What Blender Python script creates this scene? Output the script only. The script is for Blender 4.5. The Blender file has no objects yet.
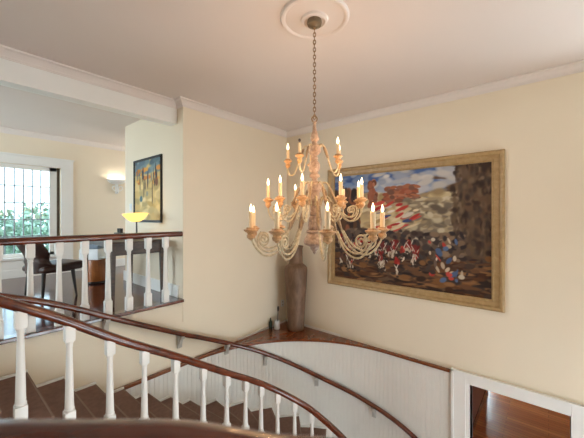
import bpy, bmesh, math, random
from mathutils import Vector, Matrix
random.seed(7)
S = bpy.context.scene
COL = S.collection
PI = math.pi

# ------------------------------------------------------------------ materials
def lin(c):
    return tuple(((v/255.0)/12.92 if v/255.0 <= .04045 else (((v/255.0)+.055)/1.055)**2.4) for v in c)+(1.0,)

def nodes(name):
    m = bpy.data.materials.new(name); m.use_nodes = True
    nt = m.node_tree
    return m, nt, nt.nodes['Principled BSDF']

def mat_plain(name, rgb, rough=.5, metal=0, vary=.06, scale=8, bump=0, bscale=60, spec=.5, coat=0):
    m, nt, b = nodes(name)
    c = lin(rgb)
    b.inputs['Roughness'].default_value = rough
    b.inputs['Metallic'].default_value = metal
    b.inputs['Specular IOR Level'].default_value = spec
    b.inputs['Coat Weight'].default_value = coat
    tc = nt.nodes.new('ShaderNodeTexCoord')
    n = nt.nodes.new('ShaderNodeTexNoise'); n.inputs['Scale'].default_value = scale; n.inputs['Detail'].default_value = 4
    r = nt.nodes.new('ShaderNodeValToRGB')
    r.color_ramp.elements[0].position = .3; r.color_ramp.elements[1].position = .7
    r.color_ramp.elements[0].color = tuple(v*(1-vary) for v in c[:3])+(1,)
    r.color_ramp.elements[1].color = tuple(min(1, v*(1+vary)) for v in c[:3])+(1,)
    nt.links.new(tc.outputs['Object'], n.inputs['Vector'])
    nt.links.new(n.outputs['Fac'], r.inputs['Fac'])
    nt.links.new(r.outputs['Color'], b.inputs['Base Color'])
    if bump:
        n2 = nt.nodes.new('ShaderNodeTexNoise'); n2.inputs['Scale'].default_value = bscale; n2.inputs['Detail'].default_value = 3
        bp = nt.nodes.new('ShaderNodeBump'); bp.inputs['Strength'].default_value = bump; bp.inputs['Distance'].default_value = .01
        nt.links.new(tc.outputs['Object'], n2.inputs['Vector'])
        nt.links.new(n2.outputs['Fac'], bp.inputs['Height'])
        nt.links.new(bp.outputs['Normal'], b.inputs['Normal'])
    return m

def mat_wood(name, dark, light, rough=.3, stretch=(1, 1, 1), scale=6, coat=.3, rot=(0, 0, 0)):
    m, nt, b = nodes(name)
    tc = nt.nodes.new('ShaderNodeTexCoord'); mp = nt.nodes.new('ShaderNodeMapping')
    mp.inputs['Scale'].default_value = stretch; mp.inputs['Rotation'].default_value = rot
    n = nt.nodes.new('ShaderNodeTexNoise'); n.inputs['Scale'].default_value = scale; n.inputs['Detail'].default_value = 6
    n.inputs['Distortion'].default_value = .6
    r = nt.nodes.new('ShaderNodeValToRGB')
    r.color_ramp.elements[0].position = .32; r.color_ramp.elements[1].position = .7
    r.color_ramp.elements[0].color = lin(dark); r.color_ramp.elements[1].color = lin(light)
    nt.links.new(tc.outputs['Object'], mp.inputs['Vector']); nt.links.new(mp.outputs['Vector'], n.inputs['Vector'])
    nt.links.new(n.outputs['Fac'], r.inputs['Fac']); nt.links.new(r.outputs['Color'], b.inputs['Base Color'])
    b.inputs['Roughness'].default_value = rough
    b.inputs['Coat Weight'].default_value = coat; b.inputs['Coat Roughness'].default_value = .12
    return m

def mat_planks(name, dark, light, along='x', width=.09, rough=.22, coat=.2):
    m, nt, b = nodes(name)
    tc = nt.nodes.new('ShaderNodeTexCoord'); mp = nt.nodes.new('ShaderNodeMapping')
    if along == 'y': mp.inputs['Rotation'].default_value = (0, 0, PI/2)
    br = nt.nodes.new('ShaderNodeTexBrick')
    br.inputs['Color1'].default_value = lin(dark); br.inputs['Color2'].default_value = lin(light)
    br.inputs['Mortar'].default_value = tuple(v*.35 for v in lin(dark)[:3])+(1,)
    br.inputs['Scale'].default_value = 1; br.inputs['Mortar Size'].default_value = .003
    br.inputs['Brick Width'].default_value = 1.3; br.inputs['Row Height'].default_value = width
    n = nt.nodes.new('ShaderNodeTexNoise'); n.inputs['Scale'].default_value = 5; n.inputs['Detail'].default_value = 5
    mp2 = nt.nodes.new('ShaderNodeMapping'); mp2.inputs['Scale'].default_value = (.6, 14, 1)
    mx = nt.nodes.new('ShaderNodeMix'); mx.data_type = 'RGBA'; mx.blend_type = 'MULTIPLY'; mx.inputs['Factor'].default_value = .55
    nt.links.new(tc.outputs['Object'], mp.inputs['Vector']); nt.links.new(mp.outputs['Vector'], br.inputs['Vector'])
    nt.links.new(mp.outputs['Vector'], mp2.inputs['Vector']); nt.links.new(mp2.outputs['Vector'], n.inputs['Vector'])
    nt.links.new(br.outputs['Color'], mx.inputs['A']); nt.links.new(n.outputs['Color'], mx.inputs['B'])
    nt.links.new(mx.outputs['Result'], b.inputs['Base Color'])
    b.inputs['Roughness'].default_value = rough; b.inputs['Coat Weight'].default_value = coat; b.inputs['Coat Roughness'].default_value = .1
    return m

def mat_emit(name, rgb, strength):
    m = bpy.data.materials.new(name); m.use_nodes = True; nt = m.node_tree
    nt.nodes.remove(nt.nodes['Principled BSDF'])
    e = nt.nodes.new('ShaderNodeEmission'); e.inputs['Color'].default_value = tuple(rgb)+(1,); e.inputs['Strength'].default_value = strength
    nt.links.new(e.outputs[0], nt.nodes['Material Output'].inputs['Surface'])
    return m

def mat_pane(name, dimming=(.95, .98, .98, 1)):
    m = bpy.data.materials.new(name); m.use_nodes = True; nt = m.node_tree
    nt.nodes.remove(nt.nodes['Principled BSDF'])
    t = nt.nodes.new('ShaderNodeBsdfTransparent'); t.inputs['Color'].default_value = dimming
    g = nt.nodes.new('ShaderNodeBsdfGlossy'); g.inputs['Roughness'].default_value = .05
    mx = nt.nodes.new('ShaderNodeMixShader'); mx.inputs['Fac'].default_value = .06
    nt.links.new(t.outputs[0], mx.inputs[1]); nt.links.new(g.outputs[0], mx.inputs[2])
    nt.links.new(mx.outputs[0], nt.nodes['Material Output'].inputs['Surface'])
    return m

def mat_attr(name, rough=.45):
    m, nt, b = nodes(name)
    a = nt.nodes.new('ShaderNodeAttribute'); a.attribute_name = 'Paint'
    n = nt.nodes.new('ShaderNodeTexNoise'); n.inputs['Scale'].default_value = 70; n.inputs['Detail'].default_value = 3
    tc = nt.nodes.new('ShaderNodeTexCoord'); bp = nt.nodes.new('ShaderNodeBump'); bp.inputs['Strength'].default_value = .25
    bp.inputs['Distance'].default_value = .004
    nt.links.new(tc.outputs['Object'], n.inputs['Vector']); nt.links.new(n.outputs['Fac'], bp.inputs['Height'])
    nt.links.new(bp.outputs['Normal'], b.inputs['Normal'])
    nt.links.new(a.outputs['Color'], b.inputs['Base Color']); b.inputs['Roughness'].default_value = .6; b.inputs['Specular IOR Level'].default_value = .25
    return m

M = dict(
    wall=mat_plain('cream_wall_paint', (236, 223, 201), .6, vary=.015, scale=1.5, bump=.03, bscale=120, spec=.3),
    ceil=mat_plain('ceiling_paint', (226, 216, 210), .8, vary=.01, scale=1.5, spec=.2),
    cornice=mat_plain('cornice_paint', (230, 221, 215), .6, vary=.01, scale=4),
    white=mat_plain('white_gloss_paint', (238, 237, 233), .35, vary=.015, scale=4),
    bead=mat_plain('white_beadboard_paint', (232, 229, 222), .4, vary=.02, scale=3),
    rail=mat_wood('mahogany_rail', (70, 27, 13), (114, 50, 26), .22, (1, 1, 1), 5, .6),
    ledge=mat_wood('polished_ledge_wood', (106, 54, 28), (134, 74, 41), .22, (1, 3, 3), 3, .5, (0, 0, -.6)),
    floor=mat_planks('upper_floor_planks', (76, 32, 22), (104, 50, 34), 'x', .1, .12, .1),
    lfloor=mat_planks('lower_floor_planks', (188, 96, 40), (224, 130, 60), 'y', .085, .25, .2),
    tread=mat_plain('brown_stair_carpet', (126, 98, 86), .75, vary=.12, scale=25, bump=.15, bscale=250, spec=.2),
    gilt=mat_wood('worn_gilt_frame', (158, 128, 82), (178, 148, 102), .45, (4, 4, 4), 5, .05),
    giltd=mat_wood('dark_gilt_lip', (84, 62, 32), (120, 92, 50), .45, (4, 4, 4), 6, .1),
    black=mat_plain('black_frame', (30, 24, 20), .4, vary=.1),
    dark=mat_wood('dark_desk_wood', (48, 33, 25), (84, 60, 44), .4, (2, 8, 8), 4, .05),
    leather=mat_plain('brown_leather', (52, 31, 24), .42, vary=.25, scale=7, bump=.12, bscale=90),
    oak=mat_wood('orange_wood', (130, 72, 30), (176, 106, 52), .35, (5, 5, 1), 5, .2),
    printer=mat_plain('white_plastic', (226, 228, 230), .4, vary=.02),
    bluegrey=mat_plain('blue_grey_plastic', (96, 112, 130), .4, vary=.1),
    chand=mat_wood('aged_painted_wood', (112, 90, 66), (160, 136, 104), .5, (5, 5, 5), 9, .0),
    chandp=mat_wood('rosy_painted_wood', (134, 108, 92), (192, 166, 144), .5, (5, 5, 5), 9, .0),
    arm=mat_wood('aged_cream_metal', (158, 142, 112), (206, 190, 158), .45, (6, 6, 6), 9, .0),
    cup=mat_wood('gilded_cup', (160, 116, 74), (206, 166, 120), .4, (8, 8, 8), 9, .0),
    candle=mat_plain('ivory_candle', (226, 200, 160), .5, vary=.05),
    chain=mat_plain('bronze_chain', (150, 120, 88), .4, .6, vary=.15),
    canopy=mat_plain('bronze_canopy', (120, 104, 82), .45, .3, vary=.1),
    flame=mat_emit('lit_bulb', (1.0, .72, .42), 7),
    deadbulb=mat_plain('unlit_bulb', (58, 40, 34), .3, vary=.1),
    vase=mat_wood('brown_stoneware', (100, 76, 58), (130, 102, 80), .55, (3, 3, 1.2), 5, .0),
    amber=mat_emit('lit_amber_glass', (1.0, .66, .16), 1.5),
    amberb=mat_emit('lit_lamp_bulb', (1.0, .70, .32), 30),
    sconceb=mat_emit('lit_sconce_bulb', (1.0, .92, .78), 160),
    plum=mat_plain('plum_brown_wall', (128, 88, 76), .5, vary=.05),
    leaf=mat_plain('tree_leaves', (128, 152, 130), .6, vary=.3, scale=3),
    bark=mat_plain('tree_bark', (96, 82, 66), .8, vary=.2),
    grass=mat_plain('lawn', (140, 150, 130), .9, vary=.2, scale=1),
    pane=mat_pane('window_pane'), dimming=mat_pane('dimmed_pane', (.50, .57, .60, 1)), nosing=mat_plain('pale_nosing_strip', (136, 112, 96), .6, vary=.05),  # gallery pane colour darkened to hold down the bright view outside
    barm=mat_plain('backlit_glazing_bar', (150, 158, 164), .5, vary=.05),  # backlit shade put into the colour of the gallery window bars
    paint=mat_attr('oil_paint'),
    metal=mat_plain('pale_bracket_metal', (188, 184, 176), .4, vary=.04),
    green=mat_plain('dark_green_glass', (44, 60, 44), .2, vary=.1),
)

# ------------------------------------------------------------------ mesh helpers
def obj(name, bm, mat, parent=None, smooth=True, loc=None):
    me = bpy.data.meshes.new(name)
    bmesh.ops.recalc_face_normals(bm, faces=bm.faces)
    if smooth:
        for f in bm.faces: f.smooth = True
    bm.to_mesh(me); bm.free()
    if smooth:
        me.set_sharp_from_angle(angle=math.radians(38))
    mats = mat if isinstance(mat, (list, tuple)) else [mat]
    for m in mats: me.materials.append(m)
    o = bpy.data.objects.new(name, me); COL.objects.link(o)
    if parent: o.parent = parent
    if loc: o.location = loc
    return o

def empty(name, loc=(0, 0, 0), rz=0):
    o = bpy.data.objects.new(name, None); COL.objects.link(o)
    o.location = loc; o.rotation_euler = (0, 0, rz); o.empty_display_size = .1
    return o

def tag(o, label, cat, group=None, kind=None):
    o['label'] = label; o['category'] = cat
    if group: o['group'] = group
    if kind: o['kind'] = kind
    return o

def struct(o, label=None):
    o['kind'] = 'structure'
    if label: o['label'] = label
    return o

def box(bm, x0, y0, z0, x1, y1, z1, bev=0):
    r = bmesh.ops.create_cube(bm, size=1)
    vs = r['verts']
    for v in vs:
        v.co = Vector(((x0+x1)/2+v.co.x*(x1-x0), (y0+y1)/2+v.co.y*(y1-y0), (z0+z1)/2+v.co.z*(z1-z0)))
    if bev:
        es = list({e for v in vs for e in v.link_edges})
        bmesh.ops.bevel(bm, geom=es, offset=bev, segments=2, affect='EDGES', profile=.6)
    return bm

def prism(bm, pts, z0, z1):
    lo = [bm.verts.new((x, y, z0)) for x, y in pts]; hi = [bm.verts.new((x, y, z1)) for x, y in pts]
    n = len(pts)
    bm.faces.new(lo[::-1]); bm.faces.new(hi)
    for i in range(n):
        bm.faces.new((lo[i], lo[(i+1) % n], hi[(i+1) % n], hi[i]))
    return bm

def lathe(bm, prof, seg=24, c=(0, 0, 0)):
    rings = []
    for r, z in prof:
        if r < 1e-5: rings.append([bm.verts.new((c[0], c[1], c[2]+z))])
        else: rings.append([bm.verts.new((c[0]+r*math.cos(2*PI*i/seg), c[1]+r*math.sin(2*PI*i/seg), c[2]+z)) for i in range(seg)])
    for a, b in zip(rings, rings[1:]):
        if len(a) == 1 and len(b) == 1: continue
        for i in range(seg):
            j = (i+1) % seg
            if len(a) == 1: bm.faces.new((a[0], b[i], b[j]))
            elif len(b) == 1: bm.faces.new((a[i], a[j], b[0]))
            else: bm.faces.new((a[i], a[j], b[j], b[i]))
    if len(rings[0]) > 1: bm.faces.new(rings[0][::-1])
    if len(rings[-1]) > 1: bm.faces.new(rings[-1])
    return bm

def spline(pts, n=8):
    P = [Vector(p) for p in pts]; out = []
    Q = [P[0]*2-P[1]]+P+[P[-1]*2-P[-2]]
    for i in range(1, len(Q)-2):
        a, b, c, d = Q[i-1], Q[i], Q[i+1], Q[i+2]
        for k in range(n):
            t = k/n
            out.append(.5*((2*b)+(c-a)*t+(2*a-5*b+4*c-d)*t*t+(3*b-a-3*c+d)*t*t*t))
    out.append(P[-1]); return out

def sweep(bm, path, prof, up=Vector((0, 0, 1)), closed=False, cap=True):
    """profile points (side, up) carried along a path"""
    rings = []; n = len(path)
    for i, p in enumerate(path):
        if closed: t = path[(i+1) % n]-path[i-1]
        else: t = path[min(i+1, n-1)]-path[max(i-1, 0)]
        t.normalize()
        s = t.cross(up)
        if s.length < 1e-4: s = t.cross(Vector((0, 1, 0)))
        s.normalize(); u = s.cross(t).normalized()
        sc = 1
        rings.append([bm.verts.new(p+s*a*sc+u*b*sc) for a, b in prof])
    m = len(prof)
    rng = range(n) if closed else range(n-1)
    for i in rng:
        A = rings[i]; B = rings[(i+1) % n]
        for j in range(m):
            k = (j+1) % m
            bm.faces.new((A[j], B[j], B[k], A[k]))
    if cap and not closed:
        bm.faces.new(rings[0]); bm.faces.new(rings[-1][::-1])
    return bm

def circ(r, n=8): return [(r*math.cos(2*PI*i/n), r*math.sin(2*PI*i/n)) for i in range(n)]

def tube(bm, path, r, n=8, up=Vector((0, 0, 1))):
    return sweep(bm, [Vector(p) for p in path], circ(r, n), up)

def rtube(bm, path, rad, n=10, up=Vector((0, 1, 0))):
    """tube whose radius follows a list"""
    rings = []; P = [Vector(p) for p in path]; N = len(P)
    for i, p in enumerate(P):
        t = (P[min(i+1, N-1)]-P[max(i-1, 0)]).normalized(); s = t.cross(up).normalized(); u = s.cross(t)
        rings.append([bm.verts.new(p+(s*math.cos(2*PI*k/n)+u*math.sin(2*PI*k/n))*rad[i]) for k in range(n)])
    for A, B in zip(rings, rings[1:]):
        for j in range(n):
            bm.faces.new((A[j], B[j], B[(j+1) % n], A[(j+1) % n]))
    bm.faces.new(rings[0]); bm.faces.new(rings[-1][::-1])
    return bm

def wallgrid(bm, u0, u1, z0, z1, holes, place):
    """a wall between u0..u1 with rectangular holes (ua,ub,za,zb); place(u,z0,u2,z1,) adds a box"""
    us = sorted({u0, u1, *[h[0] for h in holes], *[h[1] for h in holes]})
    for a, b in zip(us, us[1:]):
        cuts = [(h[2], h[3]) for h in holes if h[0] <= a+1e-6 and h[1] >= b-1e-6]
        zs = z0
        for c0, c1 in sorted(cuts):
            if c0 > zs: place(a, zs, b, c0)
            zs = c1
        if zs < z1: place(a, zs, b, z1)

# ------------------------------------------------------------------ the place: main measures
CEIL = 2.58
LOW = -3.006                       # floor of the storey below
XR = 4.14                          # right wall
YB = 3.62                          # back wall / edge of the gallery
XA = 2.10                          # side wall of the gallery
YW = 7.10                          # gallery window wall
CX, CY = 2.23, 1.71                # centre of the stair curve
RO = 1.88                          # wall face of the stair
RI = .98                          # line of the inner balustrade
RISE = .167

def SX(s, r):                      # stair coordinates: s in steps, r distance from the stair axis
    dx = .085*max(0, min(1, (RO-r)/(RO-1.0)))
    if s <= 8.3:
        t = max(0, min(1, (s-4)/4.3)); t = t*t*(3-2*t)
        return Vector((.80+(s-3)*.27+dx*t, CY+r, 0))
    a = (s-8.3)*.226
    return Vector((CX+dx+r*math.sin(a), CY+r*math.cos(a), 0))
def TH(a, r, z): return Vector((CX+r*math.sin(a), CY+r*math.cos(a), z))

# walls -------------------------------------------------------------
bm = bmesh.new()
box(bm, XA, YB, -.3, XR+.15, 5.45, CEIL)
box(bm, -3.15, YB+.01, LOW-.2, XR+.15, 3.80, -.235)
struct(obj('wall_back', bm, M['wall'], smooth=False))

DY0, DY1, DZ = -.17, .717, -.93    # doorway downstairs
RH = [(-2.5, -.7, .05, 2.38)]          # unseen tall window, added behind the landing to shape the hall light
bm = bmesh.new()
wallgrid(bm, -2.75, YB+.02, LOW-.2, CEIL, [(DY0, DY1, LOW-.2, DZ)]+RH, lambda a, z0, b, z1: box(bm, XR, a, z0, XR+.15, b, z1))
struct(obj('wall_right', bm, M['wall'], smooth=False))

WX0, WX1, WZ0, WZ1 = -.12, 1.585, .34, 1.99
bm = bmesh.new()
wallgrid(bm, -3.15, 5.0, -.25, CEIL, [(WX0, WX1, WZ0, WZ1)], lambda a, z0, b, z1: box(bm, a, YW, z0, b, YW+.2, z1))
struct(obj('wall_gallery', bm, M['wall'], smooth=False))

bm = bmesh.new()
LH = [(4.1, 6.8, .3, 2.35)]  # unseen window, added to bring daylight into the gallery
wallgrid(bm, -2.75, YW, LOW-.2, CEIL, LH, lambda a, z0, b, z1: box(bm, -3.15, a, z0, -3.0, b, z1))
struct(obj('wall_left', bm, M['wall'], smooth=False))
FH = [(.9, 3.6, -2.75, -1.1), (-2.4, -1.6, 1.1, 2.2)]  # unseen windows, added to light the stair wainscot and the beam
bm = bmesh.new()
wallgrid(bm, -3.15, XR+.15, LOW-.2, CEIL, FH, lambda a, z0, b, z1: box(bm, a, -2.75, z0, b, -2.6, z1))
struct(obj('wall_front', bm, M['wall'], smooth=False))
bm = bmesh.new(); box(bm, 4.85, 5.45, -.25, 5.0, YW, CEIL); struct(obj('wall_passage', bm, M['wall'], smooth=False))

bm = bmesh.new(); box(bm, -3.15, -2.75, CEIL, 5.0, YW+.2, CEIL+.15)
struct(obj('ceiling', bm, M['ceil'], smooth=False))

# upper floor: gallery and landing, one continuous floor with the stair void cut out
rail_curve = [(.02, 2.69), (-.22, 2.66), (-.50, 2.50), (-.68, 2.18), (-.70, 1.75), (-.55, 1.30), (-.28, .90), (-.10, .68), (.033, .519), (.107, .431), (.180, .343), (.214, .283), (.245, .226), (.28, .172), (.33, .05), (.36, -.1), (.38, -.5), (.38, -1.2), (.38, -2.6)]
rc = spline([(x, y, 0) for x, y in rail_curve], 5)
inner = [(p.x+.03, p.y) for p in rc]
bm = bmesh.new()
prism(bm, [(-3.0, -2.6), (-3.0, YB), (-.01, YB), (-.01, 2.66)]+inner[1:], -.04, 0)
prism(bm, [(-3.0, YB), (-3.0, YW), (4.85, YW), (4.85, 5.45), (XA, 5.45), (XA, YB)], -.04, 0)
struct(obj('floor', bm, M['floor'], smooth=False))
bm = bmesh.new()
prism(bm, [(-3.0, -2.6), (-3.0, YB), (-.015, YB), (-.015, 2.66)]+[(x-.012, y) for x, y in inner[1:]], -.24, -.04)
prism(bm, [(-3.0, YB+.012), (-3.0, YW), (4.85, YW), (4.85, 5.45), (XA, 5.45), (XA, YB+.012)], -.235, -.04)
struct(obj('trim_1', bm, M['wall'], smooth=False))
# dark nosing along the gallery edge
bm = bmesh.new(); box(bm, -.01, YB-.035, -.036, XA-.004, YB+.09, .002, .008); struct(obj('trim_2', bm, M['rail'], smooth=False))

bm = bmesh.new(); box(bm, -3.15, -2.75, LOW-.2, XR+.15, YB+.02, LOW); struct(obj('floor_lower', bm, M['lfloor'], smooth=False))

# beam and cornices -------------------------------------------------
bm = bmesh.new(); box(bm, -3.0, 3.77, 2.295, XA, 3.93, CEIL, .006); struct(obj('trim_3', bm, M['white'], smooth=False))
CR = [(0, 0), (.085, 0), (.085, -.016), (.060, -.026), (.040, -.046), (.026, -.064), (.022, -.078), (.012, -.078), (.012, -.088), (0, -.088)]
def cornice(name, pts, side):
    """pts: corner polyline; the profile is mitred, side = +1 projects to the right of travel"""
    bm = bmesh.new(); P = [Vector((x, y, 0)) for x, y in pts]; rings = []
    for i, p in enumerate(P):
        d0 = (p-P[i-1]).normalized() if i else None
        d1 = (P[i+1]-p).normalized() if i < len(P)-1 else None
        n0 = Vector((d0.y, -d0.x, 0))*side if d0 else None
        n1 = Vector((d1.y, -d1.x, 0))*side if d1 else None
        if n0 is None: n = n1
        elif n1 is None: n = n0
        else: n = (n0+n1)/(1+n0.dot(n1))
        rings.append([bm.verts.new((p.x+n.x*a, p.y+n.y*a, CEIL+b)) for a, b in CR])
    for A, B in zip(rings, rings[1:]):
        for j in range(len(CR)):
            k = (j+1) % len(CR); bm.faces.new((A[j], B[j], B[k], A[k]))
    bm.faces.new(rings[0]); bm.faces.new(rings[-1])
    return struct(obj(name, bm, M['cornice'], smooth=False))
cornice('trim_4', [(-3.0, 3.77), (XA, 3.77), (XA, YB), (XR, YB), (XR, -2.6)], 1)
cornice('trim_5', [(-3.0, YW), (4.85, YW)], 1)
# dado / baseboards
bm = bmesh.new(); box(bm, WX1+.205, YW-.022, 0, 4.85, YW, .16, .004); box(bm, -3, YW-.022, 0, WX0-.2, YW, .16, .004); struct(obj('baseboard_gallery', bm, M['white'], smooth=False))
bm = bmesh.new(); box(bm, XA-.022, YB+.10, 0, XA, 5.47, .16, .004); struct(obj('baseboard_side', bm, M['white'], smooth=False))

# ------------------------------------------------------------------ windows
def window(name, axis, u0, u1, z0, z1, face, depth, cols, rows, inward, casing=.19, gap=True):
    """window in a wall; axis 'x' runs along x at y=face"""
    root = struct(empty(name))
    def B(bm, ua, da, za, ub, db, zb, bev=0):
        da, db = sorted((face-inward*da, face-inward*db)) if True else None
        if axis == 'x': box(bm, ua, da, za, ub, db, zb, bev)
        else: box(bm, da, ua, za, db, ub, zb, bev)
    bm = bmesh.new()                                    # casing on the room side (negative depth = into the room)
    B(bm, u0-casing, -.03, z1, u1+casing, .0, z1+casing*.75, .004)
    B(bm, u0-casing, -.03, 0 if z0 > 0 else z0, u0, .0, z1, .004); B(bm, u1, -.03, 0 if z0 > 0 else z0, u1+casing, .0, z1, .004)
    B(bm, u0-casing-.015, -.045, z1+casing*.75, u1+casing+.015, 0, z1+casing*.75+.03, .004)
    obj('window_casing', bm, M['white'], root, False)
    bm = bmesh.new(); B(bm, u0-.02, -.05, z0-.03, u1+.02, depth*.5, z0+.012, .006); obj('window_sill', bm, M['white'], root, False)
    f = .075
    a0, a1 = u0, u1
    if gap: a1 = u1-.05
    bm = bmesh.new()
    d0, d1 = .06, .11
    B(bm, a0, d0, z0, a0+f, d1, z1, .004); B(bm, a1-f*1.5, d0, z0, a1, d1, z1, .004)
    B(bm, a0, d0, z1-f, a1, d1, z1, .004); B(bm, a0, d0, z0+.012, a1, d1, z0+f, .004)
    obj('window_sash', bm, M['white'], root, False)
    bm = bmesh.new()
    p0, p1 = a0+f, a1-f*1.5
    for i in range(1, cols):
        u = p0+(p1-p0)*i/cols; B(bm, u-.008, d0+.01, z0+f, u+.008, d1-.01, z1-f)
    for i in range(1, rows):
        z = z0+f+(z1-z0-2*f)*i/rows; B(bm, p0, d0+.012, z-.009, p1, d1-.012, z+.009)
    obj('glazing_bars', bm, M['barm' if gap else 'white'], root, False)
    bm = bmesh.new(); B(bm, p0, d0+.022, z0+f, p1, d0+.026, z1-f); obj('window_pane', bm, M['dimming' if gap else 'pane'], root, False)
    if gap:
        bm = bmesh.new(); B(bm, a1+.004, .085, z0+.012, u1, .11, z1); obj('gap_strip', bm, M['bark'], root, False)  # narrow brown strip filling the gap beside the sash
    return root
window('window_1', 'x', WX0, WX1, WZ0, WZ1, YW, .2, 12, 5, -1)
for i, h in enumerate(LH): window('window_%d' % (i+2), 'y', h[0], h[1], h[2], h[3], -3.0, .15, 6, 4, 1, .1, False)  # added opening out of view, gallery daylight
for i, h in enumerate(FH): window('window_%d' % (i+5), 'x', h[0], h[1], h[2], h[3], -2.6, .15, 6, 4, 1, .1, False)  # added openings behind the camera, for their daylight
# panel under the gallery window
bm = bmesh.new(); box(bm, WX0, YW-.018, 0, WX1, YW, .30, .004); box(bm, WX0, YW-.03, 0, WX1, YW-.018, .14, .004)
box(bm, WX0+.1, YW-.026, .17, WX1-.1, YW-.018, .28, .004); struct(obj('trim_6', bm, M['white'], smooth=False))

# ------------------------------------------------------------------ doorway downstairs and the room beyond it
d = struct(empty('door_1'))
bm = bmesh.new(); w = .15
x0 = XR-.028
box(bm, x0, DY1+.045, LOW, XR, DY1+.045+w, DZ+.13, .004); box(bm, x0, DY0-w, LOW, XR, DY0, DZ+.13, .004)
box(bm, x0, DY0, DZ, XR, DY1+.045, DZ+.13, .004)
box(bm, x0-.014, DY1+.045+w-.025, LOW, XR, DY1+.045+w, DZ+.13); box(bm, x0-.014, DY0-w, DZ+.112, XR, DY1+.045+w, DZ+.137)
obj('door_casing', bm, M['white'], d, False)
bm = bmesh.new(); box(bm, XR-.012, DY1, LOW, XR+.16, DY1+.045, DZ, .003); box(bm, XR-.012, DY0-.02, LOW, XR+.16, DY0, DZ, .003)
box(bm, XR-.012, DY0-.02, DZ, XR+.16, DY1+.045, DZ+.02, .003); obj('door_jamb', bm, M['white'], d, False)
bm = bmesh.new(); box(bm, XR+.15, 1.10, LOW, 8.4, 1.25, -.3); struct(obj('wall_lower_side', bm, M['plum'], smooth=False))
bm = bmesh.new(); box(bm, XR+.16, 1.082, LOW, 8.4, 1.10, LOW+.14, .004); struct(obj('baseboard_lower', bm, M['rail'], smooth=False))
bm = bmesh.new(); wallgrid(bm, XR+.15, 11.0, LOW, -.3, [], lambda a, z0, b, z1: box(bm, a, -3.15, z0, b, -3.0, z1)); struct(obj('wall_lower_front', bm, M['wall'], smooth=False))
bm = bmesh.new(); wallgrid(bm, -3.15, 3.65, LOW, -.3, [(1.3, 3.3, LOW+.4, -.7)], lambda a, z0, b, z1: box(bm, 11.0, a, z0, 11.15, b, z1)); box(bm, 8.25, 1.25, LOW, 8.4, 3.5, -.3); box(bm, 8.25, 3.5, LOW, 11.0, 3.65, -.3); struct(obj('wall_lower_end', bm, M['wall'], smooth=False))
bm = bmesh.new(); box(bm, XR+.15, -3.15, LOW-.2, 11.15, 3.65, LOW); struct(obj('floor_lower_room', bm, M['lfloor'], smooth=False))
bm = bmesh.new(); box(bm, XR+.15, -3.15, -.3, 11.15, 3.65, -.2); struct(obj('ceiling_lower', bm, M['ceil'], smooth=False))
for i, h in enumerate(RH): window('window_%d' % (i+9), 'y', h[0], h[1], h[2], h[3], XR, .15, 6, 4, -1, .1, False)  # added daylight opening, out of view on the right
window('window_12', 'y', 1.3, 3.3, LOW+.4, -.7, 11.0, .15, 6, 4, -1, .1, False)  # unseen window, added to light the floor beyond the doorway

# ------------------------------------------------------------------ wainscot: real boards, curved with the stair
LZ = -.85
def bead_path(kinds):
    out = []
    for p, nrm in kinds: out.append((p, nrm))
    return out
bm = bmesh.new(); BW = .055
pts = []                                              # (position, inward normal)
L = .3; x = -.1
while x < CX: pts.append((Vector((x, YB-.004, 0)), Vector((0, -1, 0)))); x += BW
a = 0; RW = 1.905
while a < PI/2: pts.append((Vector((CX+RW*math.sin(a), CY+RW*math.cos(a), 0)), Vector((-math.sin(a), -math.cos(a), 0)))); a += BW/RW
y = CY
while y > .93: pts.append((Vector((XR-.004, y, 0)), Vector((-1, 0, 0)))); y -= BW
pts.append((Vector((XR-.004, .915, 0)), Vector((-1, 0, 0))))
prof = []
for i in range(len(pts)-1):
    (p, n), (q, m_) = pts[i], pts[i+1]
    for t, dpt in ((0, .010), (.07, .0145), (.5, .015), (.93, .0145)):
        prof.append(p.lerp(q, t)+(n.lerp(m_, t))*dpt)
prof.append(pts[-1][0]+pts[-1][1]*.006)
lo = [bm.verts.new((p.x, p.y, LOW)) for p in prof]; hi = [bm.verts.new((p.x, p.y, LZ)) for p in prof]
for i in range(len(prof)-1): bm.faces.new((lo[i], lo[i+1], hi[i+1], hi[i]))
struct(obj('wall_stair', bm, M['bead'], smooth=False))
# the corner ledge that caps the curved wainscot
arc = [(CX+(RW-.045)*math.sin(t), CY+(RW-.045)*math.cos(t)) for t in [PI/2*i/40 for i in range(41)]]
bm = bmesh.new()
prism(bm, [(1.15, YB-.001), (1.15, YB-.045)]+arc+[(XR-.045, .93), (XR-.001, .93), (XR-.001, YB-.001)], LZ, LZ+.03)
tag(obj('corner_ledge', bm, M['ledge'], smooth=False), 'polished brown wooden ledge in the corner, capping the white curved wainscot', 'ledge')
# pale skirting along the wall above the ledge
bm = bmesh.new(); box(bm, XR-.012, 2.5, LZ+.03, XR, YB, LZ+.07, .003); box(bm, 3.0, YB-.012, LZ+.03, XR-.012, YB, LZ+.06, .003)
struct(obj('trim_7', bm, M['white'], smooth=False))

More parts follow.
